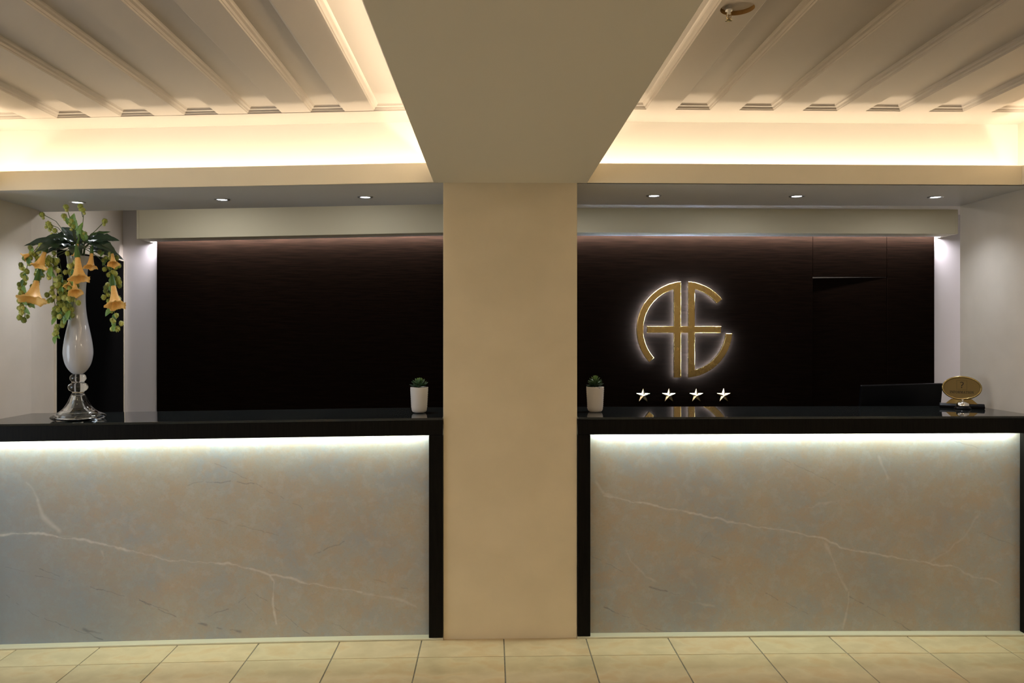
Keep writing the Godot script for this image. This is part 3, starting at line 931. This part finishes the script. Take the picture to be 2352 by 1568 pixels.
func desk_things() -> void:
	# information sign
	var y := 1.1196
	var turn := deg_to_rad(-28.0)
	var s := thing("information_sign", "oval gold information sign on a black fluted base against the right wall", "sign", Vector3(2.657, y, -0.405), turn)
	var st := begin()
	for k in 5:
		var z := 0.022 - k * 0.011
		var hgt := 0.026 - absf(k - 2) * 0.004
		box(st, Vector3(-0.112 + 0.001 * (k % 2), 0.0, z - 0.0054), Vector3(0.112 - 0.001 * (k % 2), hgt, z + 0.0054), 0.0035)
	obj("base", st, M.black_plastic, s)
	st = begin()
	prism(st, PackedVector2Array([Vector2(-0.078, 0.020), Vector2(0.078, 0.020), Vector2(0.078, 0.026), Vector2(0.050, 0.052), Vector2(-0.050, 0.052), Vector2(-0.078, 0.026)]), -0.004, 0.004, 0.001)
	obj("bracket", st, M.brass, s)
	var cy := 0.1135
	var a := 0.0985
	var b := 0.0665
	var lean := Node3D.new()
	var oval := func(f: float) -> PackedVector2Array:
		var p := PackedVector2Array()
		for i in 64: p.append(Vector2(cos(TAU * i / 64) * (a - f), sin(TAU * i / 64) * (b - f)))
		return p
	lean.free()
	st = begin()
	prism(st, oval.call(0.006), -0.003, 0.005, 0.0005, Vector3(0, cy, 0))
	var plate := obj("plate", st, M.brass_plate, s)
	st = begin()
	var ring := []
	for i in 65: ring.append(Vector3(cos(TAU * i / 64) * (a - 0.004), cy + sin(TAU * i / 64) * (b - 0.004), 0.003))
	tube(st, ring, 0.0052, 10)
	obj("rim", st, M.brass, s)
	st = begin()   # the square round the question mark
	var q := 0.0255
	for e in [[-q, -q, q, -q + 0.0008], [-q, q - 0.0008, q, q], [-q, -q, -q + 0.0008, q], [q - 0.0008, -q, q, q]]:
		box(st, Vector3(e[0], cy + 0.017 + e[1] * 1.0, 0.0048), Vector3(e[2], cy + 0.017 + e[3] * 1.0, 0.0056))
	obj("square_outline", st, M.black_print, plate)
	lettering("?", 0.046, "Droid Sans", Vector3(0.001, cy + 0.017, 0.005), plate, "question_mark", 1.0)
	lettering("INFORMATION", 0.0195, "Droid Serif", Vector3(0.0, cy - 0.024, 0.005), plate, "lettering", 0.118)
	# bell
	var t := thing("desk_bell", "chrome desk bell on a black foot in front of the information sign", "bell", Vector3(2.628, y, -0.348))
	st = begin()
	lathe(st, [Vector2(0.0, 0.0), Vector2(0.040, 0.0), Vector2(0.0425, 0.003), Vector2(0.0415, 0.007), Vector2(0.036, 0.011), Vector2(0.034, 0.016), Vector2(0.0, 0.017)], 40)
	obj("foot", st, M.black_plastic, t)
	st = begin()
	var dome := []
	for i in 15:
		var an := PI / 2 * i / 14.0
		dome.append(Vector2(cos(an) * 0.0335, 0.019 + sin(an) * 0.027))
	dome.insert(0, Vector2(0.0325, 0.0175)); dome.insert(0, Vector2(0.028, 0.0175))
	lathe(st, dome, 40)
	obj("dome", st, M.chrome, t)
	st = begin()
	lathe(st, [Vector2(0.0025, 0.045), Vector2(0.0025, 0.050), Vector2(0.006, 0.051), Vector2(0.006, 0.0535), Vector2(0.0, 0.0545)], 16)
	obj("plunger", st, M.chrome, t)
	# monitor on the clerk's low desk
	var d := thing("work_desk", "low black work desk behind the right counter", "desk", Vector3(2.35, 0, -0.73))
	st = begin()
	box(st, Vector3(-0.45, 0.72, -0.165), Vector3(0.45, 0.745, 0.165), 0.003)
	obj("desktop", st, M.black_wood, d)
	for x in [-0.43, 0.41]:
		st = begin()
		box(st, Vector3(x, 0.0, -0.16), Vector3(x + 0.02, 0.72, 0.16), 0.002)
		obj("side_panel", st, M.black_wood, d)
	var mo := thing("monitor", "black computer monitor seen from behind above the right counter", "monitor", Vector3(2.44, 0.745, -0.665), deg_to_rad(16.0))
	st = begin()
	box(st, Vector3(-0.11, 0.0, -0.07), Vector3(0.11, 0.012, 0.05), 0.004)
	obj("foot", st, M.black_plastic, mo)
	st = begin()
	box(st, Vector3(-0.03, 0.01, -0.006), Vector3(0.03, 0.30, 0.006), 0.003)
	obj("neck", st, M.black_plastic, mo)
	st = begin()
	box(st, Vector3(-0.30, -0.17, -0.012), Vector3(0.30, 0.17, 0.008), 0.004)
	var sc := obj("screen_housing", st, M.black_plastic, mo)
	sc.position = Vector3(0, 0.325, 0.0)
	sc.rotation.x = deg_to_rad(7.0)
	st = begin()
	box(st, Vector3(-0.29, -0.16, -0.0128), Vector3(0.29, 0.16, -0.0118))
	obj("screen", st, M.black_lacquer, sc)


func lettering(text: String, size: float, font: String, at: Vector3, parent: Node, called: String, wide: float) -> void:
	var f := SystemFont.new()
	f.font_names = PackedStringArray([font])
	if font == "Droid Serif": f.font_weight = 700
	var tm := TextMesh.new()
	tm.text = text
	tm.font = f
	tm.font_size = 64
	tm.pixel_size = size / 64.0
	tm.depth = 0.0012
	tm.material = M.black_print
	var o := MeshInstance3D.new()
	o.name = called
	o.mesh = tm
	parent.add_child(o, true)
	o.position = at
	var w := tm.get_aabb().size.x
	if wide < 0.5 and w > 0.0: o.scale = Vector3(wide / w, 1.0, 1.0)


# ---------------------------------------------------------------- vase and flowers
const VASE := Vector3(-2.142, 0.0, -0.15)
const PXM := 0.002254   # a unit of the flower drawing, in metres

func vp(px: float, py: float, z := 0.0) -> Vector3:
	return Vector3((px - 178.7) * PXM, (962.7 - py) * PXM, z)


func vase() -> Vector3:
	var at := Vector3(VASE.x, 1.1197 + sag(VASE.x, 1.11), VASE.z)
	var t := thing("vase", "tall white opal glass vase on a flared clear glass foot on the left counter", "vase", at)
	var pr := func(list: Array) -> Array:
		var out := []
		for q in list: out.append(Vector2(q[0] * PXM * 0.5, (962.7 - q[1]) * PXM))
		return out
	var smooth := func(list: Array, n: int) -> Array:
		var c := Curve2D.new()
		for i in list.size():
			var p: Vector2 = list[i]
			var a: Vector2 = list[maxi(i - 1, 0)]
			var b: Vector2 = list[mini(i + 1, list.size() - 1)]
			var tg := (b - a) / 6.0
			c.add_point(p, -tg, tg)
		var out := []
		for i in n + 1: out.append(c.sample_baked(c.get_baked_length() * i / n, true))
		return out
	var st := begin()
	var outer: Array = smooth.call(pr.call([[17, 859], [34, 852], [52, 837], [61, 818], [62, 803], [57, 782], [49, 760], [41, 740], [34, 715], [31, 690], [32, 665], [36, 640], [41, 615], [46, 597], [47.5, 588]]), 70)
	var inner: Array = smooth.call(pr.call([[44.5, 588.3], [42.5, 598], [37.5, 616], [32.5, 642], [28.5, 668], [27.5, 690], [30, 715], [37, 740], [46, 762], [54, 785], [57, 806], [54, 825], [30, 846], [0, 850]]), 60)
	outer.append_array(inner)
	outer.insert(0, Vector2(0, outer[0].y))
	lathe(st, outer, 56)
	obj("bowl", st, M.opal_glass, t)
	st = begin()
	var knops: Array = smooth.call(pr.call([[0, 858.6], [22, 858.6], [33, 864], [34, 870], [26, 876], [28, 879], [40, 884], [41.5, 890], [36, 895], [25, 899], [24, 901]]), 50)
	knops.append(Vector2(0.0, knops[-1].y))
	knops.reverse()
	lathe(st, knops, 48)
	obj("knop", st, M.clear_glass, t)
	st = begin()
	var cone: Array = smooth.call(pr.call([[24, 901.2], [31, 908], [43, 922], [60, 936], [82, 945.5], [104, 950.5], [114, 954], [113, 958], [104, 961.5], [96, 962.6]]), 60)
	cone.insert(0, Vector2(0.0, cone[0].y))
	var hollow: Array = smooth.call(pr.call([[88, 962.6], [84, 957], [66, 949], [46, 941], [33, 930], [24, 916], [18, 908], [0, 906]]), 40)
	cone.append_array(hollow)
	cone.reverse()
	lathe(st, cone, 56)
	obj("foot", st, M.clear_glass, t)
	return at


func leaf_mesh(ripple: float, fold: float, droop: float, wide: float) -> ArrayMesh:
	# a unit leaf along +y with a midrib; droop bends its end towards -z
	var st := begin()
	var n := 18
	var across := [-1.0, -0.5, 0.0, 0.5, 1.0]
	var grid := []
	for i in n + 1:
		var t := float(i) / n
		var w := wide * pow(sin(PI * pow(t, 0.80)), 0.9) * 0.5 * (1.0 + 0.05 * sin(t * 40.0))
		var row := []
		for a in across:
			var z: float = droop * (t - t * t * 1.9) + (absf(a) - a * a * 0.55) * w * fold * 2.0 + ripple * sin(t * 24.0 + a * 2.0) * a * a * w
			row.append(Vector3(a * w + 0.02 * sin(t * 4.0), t, z))
		grid.append(row)
	st.set_smooth_group(0)
	for i in n:
		for j in 4:
			for k in [[i, j], [i + 1, j], [i + 1, j + 1], [i, j], [i + 1, j + 1], [i, j + 1]]:
				st.set_smooth_group(0 if j < 2 else 1)
				st.add_vertex(grid[k[0]][k[1]])
	st.generate_normals()
	return st.commit()


func hop_mesh(seed_: int) -> ArrayMesh:
	# a little cone of overlapping bracts, unit radius
	var r := RandomNumberGenerator.new()
	r.seed = seed_
	var st := begin()
	lathe(st, [Vector2(0.0, -0.95), Vector2(0.6, -0.6), Vector2(0.75, 0.0), Vector2(0.55, 0.6), Vector2(0.0, 0.9)], 7)
	for k in 5:
		var lat := lerpf(1.1, -1.1, k / 4.0)
		var count: int = [4, 6, 7, 6, 4][k]
		for i in count:
			var a := TAU * (i + 0.5 * (k % 2)) / count + r.randf_range(-0.15, 0.15)
			var n := Vector3(cos(a) * cos(lat), sin(lat), sin(a) * cos(lat))
			var down := (Vector3.DOWN - n * Vector3.DOWN.dot(n)).normalized()
			if down.length() < 0.5: down = Vector3(cos(a), 0, sin(a))
			var side := n.cross(down).normalized()
			var c := n * 0.72
			var tip := c + down * 0.55 + n * r.randf_range(0.24, 0.42)
			var top := c - down * 0.4
			var s1 := c + side * 0.40 + n * 0.10
			var s2 := c - side * 0.40 + n * 0.10
			var mid := c + n * 0.24
			tri(st, top, s1, mid, n); tri(st, s1, tip, mid, n); tri(st, tip, s2, mid, n); tri(st, s2, top, mid, n)
	return st.commit()


func trumpet_mesh(open: float) -> ArrayMesh:
	# unit bloom: neck at the origin, mouth at y = -1 with radius `open`
	var st := begin()
	var rows := 22
	var seg := 50
	var g := []
	for i in rows + 1:
		var t := float(i) / rows
		var row := []
		for s in seg:
			var a := TAU * s / seg
			var r := 0.085 + (open - 0.085) * (0.16 * t + 0.42 * pow(t, 2.0) + 0.42 * pow(t, 6.0))
			var pleat := cos(5.0 * a)
			r *= 1.0 + 0.07 * pleat * smoothstep(0.2, 0.9, t) + 0.03 * cos(10.0 * a + 1.0) * t * t + 0.025 * sin(17.0 * a) * pow(t, 6.0)
			var y := -t + 0.07 * pow(t, 5.0) * (0.6 - 0.8 * pow(0.5 + 0.5 * pleat, 3.0)) + 0.018 * pow(t, 8.0) * sin(13.0 * a)
			if t > 0.93: y += (t - 0.93) * 1.2
			row.append(Vector3(cos(a) * r, y, sin(a) * r))
		g.append(row)
	for i in rows:
		for s in seg:
			var e := (s + 1) % seg
			for v in [g[i][s], g[i][e], g[i + 1][e], g[i][s], g[i + 1][e], g[i + 1][s]]:
				st.set_smooth_group(0)
				st.add_vertex(v)
	st.generate_normals()
	return st.commit()


func aim(d: Vector3, roll := 0.0) -> Basis:
	# +y along d
	var y := d.normalized()
	var x := y.cross(Vector3(0.05, 0.1, 1.0)).normalized()
	return Basis(x, y, x.cross(y)) * Basis(Vector3.UP, roll)


func flowers(at: Vector3) -> void:
	rng.seed = 77
	var t := thing("flower_arrangement", "cascading artificial bouquet of orange trumpet flowers, green hops and dark leaves in the tall vase", "flowers", at)
	var heart := vp(180, 588, 0.0)
	# stems in the neck
	for i in 12:
		var st := begin()
		var a := TAU * i / 12.0
		var low := vp(179, 640, 0.0) + Vector3(cos(a), 0, sin(a)) * 0.018
		var high := vp(180, 575 - rng.randf() * 20, 0.0) + Vector3(cos(a) * 0.030, 0, sin(a) * 0.03)
		tube(st, [low, (low + high) * 0.5 + Vector3(0, 0.01, 0), high, high + Vector3(cos(a) * 0.035, 0.035, sin(a) * 0.035)], 0.0026, 5)
		obj("stem", st, M.stem, t)
	# broad dark leaves: root, tip, width
	var big := [leaf_mesh(0.13, 0.22, 0.22, 0.42), leaf_mesh(0.18, 0.16, 0.30, 0.54), leaf_mesh(0.10, 0.30, 0.18, 0.38)]
	var leaves := [
		[170, 566, 0.0, 73, 551, 0.07, 0, "dark_leaf"], [172, 562, 0.02, 120, 568, 0.15, 1, "dark_leaf"], [176, 560, -0.01, 126, 509, -0.06, 2, "dark_leaf"], [178, 558, 0.02, 138, 540, 0.12, 1, "dark_leaf"],
		[180, 556, 0.0, 152, 523, -0.12, 1, "dark_leaf"], [196, 558, 0.02, 279, 543, 0.08, 0, "dark_leaf"], [192, 556, 0.0, 243, 524, -0.02, 2, "green_leaf"], [210, 552, 0.03, 286, 576, 0.12, 2, "dark_leaf"],
		[186, 562, 0.03, 206, 588, 0.14, 1, "dark_leaf"], [170, 568, 0.03, 120, 582, 0.10, 2, "dark_leaf"], 
		[190, 556, -0.03, 226, 530, -0.16, 1, "dark_leaf"], [176, 558, -0.04, 110, 540, -0.15, 1, "dark_leaf"], [200, 566, -0.02, 268, 583, -0.08, 0, "dark_leaf"], [205, 570, 0.0, 256, 582, 0.06, 2, "dark_leaf"],
		[188, 556, -0.02, 206, 526, -0.10, 1, "dark_leaf"], [186, 548, 0.03, 196, 512, 0.05, 0, "bright_leaf"]]
	for l in leaves:
		var a := vp(l[0], l[1], l[2])
		var b := vp(l[3], l[4], l[5])
		var d := b - a
		var L := d.length()
		var y := d / L
		var z := Vector3(0.05, 1.0, 0.85)
		z = (z - y * z.dot(y)).normalized()
		var x := y.cross(z)
		again("leaf", big[l[6]], M[l[7]], t, Transform3D(Basis(x * L, y * L, z * L), a))
	# trumpet flowers: neck, mouth, mouth half-width
	var bloom := [trumpet_mesh(0.40), trumpet_mesh(0.50), trumpet_mesh(0.58)]
	for f in [[129, 578, 0.05, 122, 621, 0.07, 15.5, 0], [208, 590, 0.09, 224, 652, 0.12, 19.0, 0], [229, 581, 0.04, 233, 622, 0.06, 12.5, 0], [270, 582, 0.02, 282, 614, 0.05, 11.0, 0], [106, 640, 0.03, 104, 697, 0.06, 28.0, 2], [195, 648, 0.06, 208, 679, 0.09, 13.5, 1],
			[274, 652, 0.03, 292, 709, 0.07, 19.0, 0], [102, 578, 0.0, 74, 596, 0.03, 9.0, 1], [203, 560, 0.06, 198, 596, 0.05, 7.0, 0], [182, 640, 0.04, 184, 664, 0.06, 9.0, 1]]:
		var a := vp(f[0], f[1], f[2] + 0.045)
		var b := vp(f[3], f[4], f[5] + 0.06)
		var d := b - a
		var L := d.length()
		var rad: float = f[6] * 1.15 * PXM / [0.40, 0.50, 0.58][f[7]]
		var bs := aim(-d, rng.randf() * TAU)
		var fl := again("trumpet_flower", bloom[f[7]], M.petal, t, Transform3D(Basis(bs.x * rad, bs.y * L, bs.z * rad), a))
		var st := begin()
		lathe(st, [Vector2(0.115, -0.14), Vector2(0.11, 0.0), Vector2(0.085, 0.14), Vector2(0.06, 0.32), Vector2(0.02, 0.40)], 9)
		obj("calyx", st, M.green_leaf, fl)
		st = begin()
		var up := a - d / L * L * 0.36
		tube(st, [up, up.lerp(heart + Vector3(0, 0.05, 0), 0.4) + Vector3(0, 0.03, 0), heart + Vector3(0, 0.06, 0)], 0.0018, 5)
		obj("stem", st, M.stem, t)
	# hops: hanging garlands and upright sprigs
	var cones := [hop_mesh(1), hop_mesh(2), hop_mesh(3)]
	var small := leaf_mesh(0.05, 0.2, 0.15, 0.55)
	var garlands := [
		[[112, 560], [96, 578], [84, 604], [74, 640], [73, 680], [78, 700], [70, 740]], [[118, 566], [104, 590], [98, 625], [97, 650], [88, 670], [84, 700]], [[150, 572], [146, 600], [142, 640], [143, 672], [150, 702], [156, 730]],
		[[152, 590], [158, 640], [160, 690], [155, 735], [148, 770]], [[184, 574], [190, 600], [192, 640], [196, 668], [192, 700], [184, 728]], [[180, 610], [178, 650], [172, 690], [166, 722]], [[246, 568], [256, 594], [262, 640], [262, 680], [270, 712], [276, 745], [275, 760]], [[262, 580], [268, 600], [266, 650], [274, 690]],
	]
	var zz := [0.06, 0.03, 0.09, 0.07, 0.10, 0.05, 0.05, 0.02]
	for gi in garlands.size():
		var c := Curve3D.new()
		var pts: Array = garlands[gi]
		for i in pts.size():
			var p := vp(pts[i][0], pts[i][1], zz[gi] + rng.randf_range(-0.01, 0.01))
			var a := vp(pts[maxi(i - 1, 0)][0], pts[maxi(i - 1, 0)][1], zz[gi])
			var b := vp(pts[mini(i + 1, pts.size() - 1)][0], pts[mini(i + 1, pts.size() - 1)][1], zz[gi])
			c.add_point(p, -(b - a) / 6.0, (b - a) / 6.0)
		var L := c.get_baked_length()
		var line := [heart + Vector3(0, 0.05, 0.01)]
		for i in 14: line.append(c.sample_baked(L * i / 13.0, true))
		var st := begin()
		tube(st, line, 0.0016, 5)
		var gar := obj("hop_garland", st, M.stem, t)
		var s := 0.035
		while s < L:
			var p := c.sample_baked(s, true)
			var off := Vector3(rng.randf_range(-0.027, 0.027), rng.randf_range(-0.008, 0.008), rng.randf_range(-0.01, 0.024))
			var R := rng.randf_range(0.0108, 0.0146)
			again("hop_cone", cones[rng.randi() % 3], [M.hop, M.hop, M.hop_light, M.hop_dark][rng.randi() % 4], gar, Transform3D(Basis.from_euler(Vector3(rng.randf_range(-0.5, 0.5), rng.randf() * TAU, rng.randf_range(-0.5, 0.5))).scaled(Vector3(R, R * 1.12, R)), p + off))
			if rng.randf() < 0.26:
				var d := Vector3(rng.randf_range(-0.7, 0.7), -0.8, rng.randf_range(0.1, 0.5)).normalized()
				var l2 := rng.randf_range(0.035, 0.06)
				again("leaf", small, [M.green_leaf, M.bright_leaf][rng.randi() % 2], gar, Transform3D(aim(d, 0.3).scaled(Vector3.ONE * l2), p + Vector3(0, 0, 0.015)))
			s += rng.randf_range(0.0095, 0.0165)
	for h in [[[180, 556], [172, 520], [160, 478], [159, 477]], [[188, 556], [196, 520], [198, 495], [200, 484]], [[196, 500], [192, 478], [190, 475]], [[178, 556], [170, 520], [156, 498]], [[180, 550], [176, 525], [171, 509]], [[180, 552], [178, 530], [174, 521]],
			[[172, 558], [140, 524], [118, 516]], [[172, 560], [140, 535], [124, 522]], [[172, 562], [146, 545], [131, 531]], [[170, 556], [136, 510], [108, 495]], [[196, 556], [226, 530], [246, 509]], [[190, 560], [204, 556], [200, 538]]]:
		var line := []
		for p in h: line.append(vp(p[0], p[1], 0.03))
		var st := begin()
		tube(st, line, 0.0018, 5)
		var sp := obj("hop_sprig", st, M.stem, t)
		for k in 2:
			var R := rng.randf_range(0.0125, 0.015) * (1.0 if k == 0 else 0.62)
			again("hop_cone", cones[rng.randi() % 3], M.hop_light if k == 1 else M.hop, sp, Transform3D(Basis.from_euler(Vector3(rng.randf(), rng.randf() * TAU, 0)).scaled(Vector3.ONE * R), Vector3(line[-1]) + Vector3(rng.randf_range(-0.008, 0.008), -0.018 * k, 0.005)))
		if rng.randf() < 0.6:
			var m: Vector3 = line[1]
			again("leaf", small, M.bright_leaf, sp, Transform3D(aim(Vector3(rng.randf_range(-0.6, 0.6), 0.8, 0.3)).scaled(Vector3.ONE * rng.randf_range(0.04, 0.07)), m))


# ---------------------------------------------------------------- unseen lobby lamps, placed out of view to light column and floor
func unseen_lobby_lamps() -> void:
	for p in [[-1.4, 2.9, "nearest the left counter"], [1.6, 2.9, "nearest the right counter"], [-1.4, 4.9, "in the far left corner of the lobby"], [1.6, 4.9, "in the far right corner of the lobby"]]:
		var at := W(Vector3(p[0], CEIL - 0.03, p[1]))
		var t := thing("unseen_ceiling_lamp", "unseen flat square lobby ceiling lamp lighting the column and floor, %s" % p[2], "lamp", at, 0.0, "unseen lobby ceiling lamps")
		var st := begin()
		box(st, Vector3(-0.3, 0.0, -0.3), Vector3(0.3, 0.03, 0.3), 0.004)
		obj("housing", st, M.white_paint, t)
		st = begin()
		box(st, Vector3(-0.28, -0.004, -0.28), Vector3(0.28, 0.001, 0.28))
		obj("diffuser", st, M.unseen_lens, t)
		strip_light(t, Vector3(0, -0.008, 0), Vector3(0, -1, 0), Vector3(1, 0, 0), 0.56, 0.56, Color(1.0, 0.84, 0.62), UNSEEN_LOBBY * (1.25 if float(p[0]) > 0.0 else 1.05))


func unseen_staff_lamps() -> void:  # unseen above the soffit edge, placed to light the header and back wall
	for p in [[-2.0, "nearest the black door"], [-0.9, "over the left counter"], [0.5, "behind the column"], [1.8, "in front of the monogram"], [3.1, "in front of the concealed door"]]:
		var t := thing("unseen_staff_lamp", "unseen small square ceiling lamp over the staff side lighting the header and back wall, %s" % p[1], "lamp", W(Vector3(p[0], 2.482 if float(p[0]) > 0.0 else 2.622, -1.3)), 0.0, "unseen ceiling lamps over the staff side")
		var st := begin()
		box(st, Vector3(-0.11, 0.0, -0.11), Vector3(0.11, 0.012, 0.11), 0.003)
		obj("housing", st, M.white_paint, t)
		st = begin()
		box(st, Vector3(-0.095, -0.003, -0.095), Vector3(0.095, 0.001, 0.095))
		obj("diffuser", st, M.unseen_lens, t)
		strip_light(t, Vector3(0, -0.006, 0), Vector3(0, -1, 0), Vector3(1, 0, 0), 0.19, 0.19, Color(1.0, 0.97, 0.97), UNSEEN_STAFF * (1.6 if float(p[0]) < -1.5 else 1.0))


# ---------------------------------------------------------------- light levels, in watts (per metre for the strips)
const COVE := 2.8
const COVE_DIR := Vector3(0, 1, -0.1)
const SLOT := 22.0
const DESK := 6.5
const SPOT := 0.42
const UNSEEN_LOBBY := 9.5
const UNSEEN_STAFF := 3.6
const UNSEEN_DAY := 12.0
const MARBLE := Color(0.97, 0.97, 0.97)

func _ready() -> void:
	var cam := Camera3D.new()
	cam.name = "camera"
	cam.projection = Camera3D.PROJECTION_FRUSTUM
	cam.near = 0.05
	cam.far = 60.0
	cam.size = 2.0 * 784.0 / 1800.0 * cam.near
	cam.frustum_offset = Vector2(0, -22.0 / 1800.0 * cam.near)
	cam.position = Vector3(0, 1.55, 3.963)
	cam.rotation.y = -atan(46.0 / 1800.0)
	add_child(cam)
	cam.current = true
	var env := Environment.new()
	env.background_mode = Environment.BG_COLOR
	env.background_color = Color.BLACK
	env.tonemap_mode = Environment.TONE_MAPPER_LINEAR
	env.tonemap_exposure = 1.0
	env.sdfgi_enabled = true
	env.ssao_enabled = true
	env.ssil_enabled = true
	var we := WorldEnvironment.new()
	we.name = "environment"
	we.environment = env
	add_child(we)
	rng.seed = 5
	materials()
	floor_()
	walls()
	soffit()
	beam()
	var right := []
	for k in 7: right.append([0.594 + k * 0.3200, 0.768 + k * 0.3205])
	right[6][1] = 2.69
	tray_ceiling(0.30, WR + 0.05, right, 0.078, "cream boarded ceiling with long sunk coffers above the right counter", Vector3(0.8405, 0.0575, 1.298))
	var left := []
	for k in 7: left.append([-0.587 - k * 0.3095, -0.418 - k * 0.3105])
	left.reverse()
	left[0][1] = minf(left[0][1], left[1][0] - 0.12)
	tray_ceiling(-2.7, -0.12, left, 0.06, "cream boarded ceiling with long sunk coffers above the left counter", Vector3(99, 0, 0))
	downlights()
	sprinkler()
	counter(-2.597, -0.248, [[-0.3174, -0.248]], await marble(true), 0.0120, "reception counter with veined marble front and black wood frame, left of the column")
	counter(0.4335, 2.804, [[0.4335, 0.4975], [2.733, 2.80]], await marble(false), 0.0, "reception counter with veined marble front and black wood frame, right of the column")
	glass_top(-2.595, -0.2475, "clear glass sheet on the left counter under the tall vase")
	glass_top(0.4335, 2.805, "clear glass sheet on the right counter reflecting the brass monogram")
	skirting()
	emblem()
	pot(Vector3(-0.3885, 1.1196, -0.237), "low dark green succulent in a ribbed white pot left of the column", false, 3)
	pot(Vector3(0.5553, 1.1196, -0.243), "taller pale green succulent in a ribbed white pot right of the column", true, 9)
	desk_things()
	flowers(vase())
	unseen_lobby_lamps()
	unseen_staff_lamps()
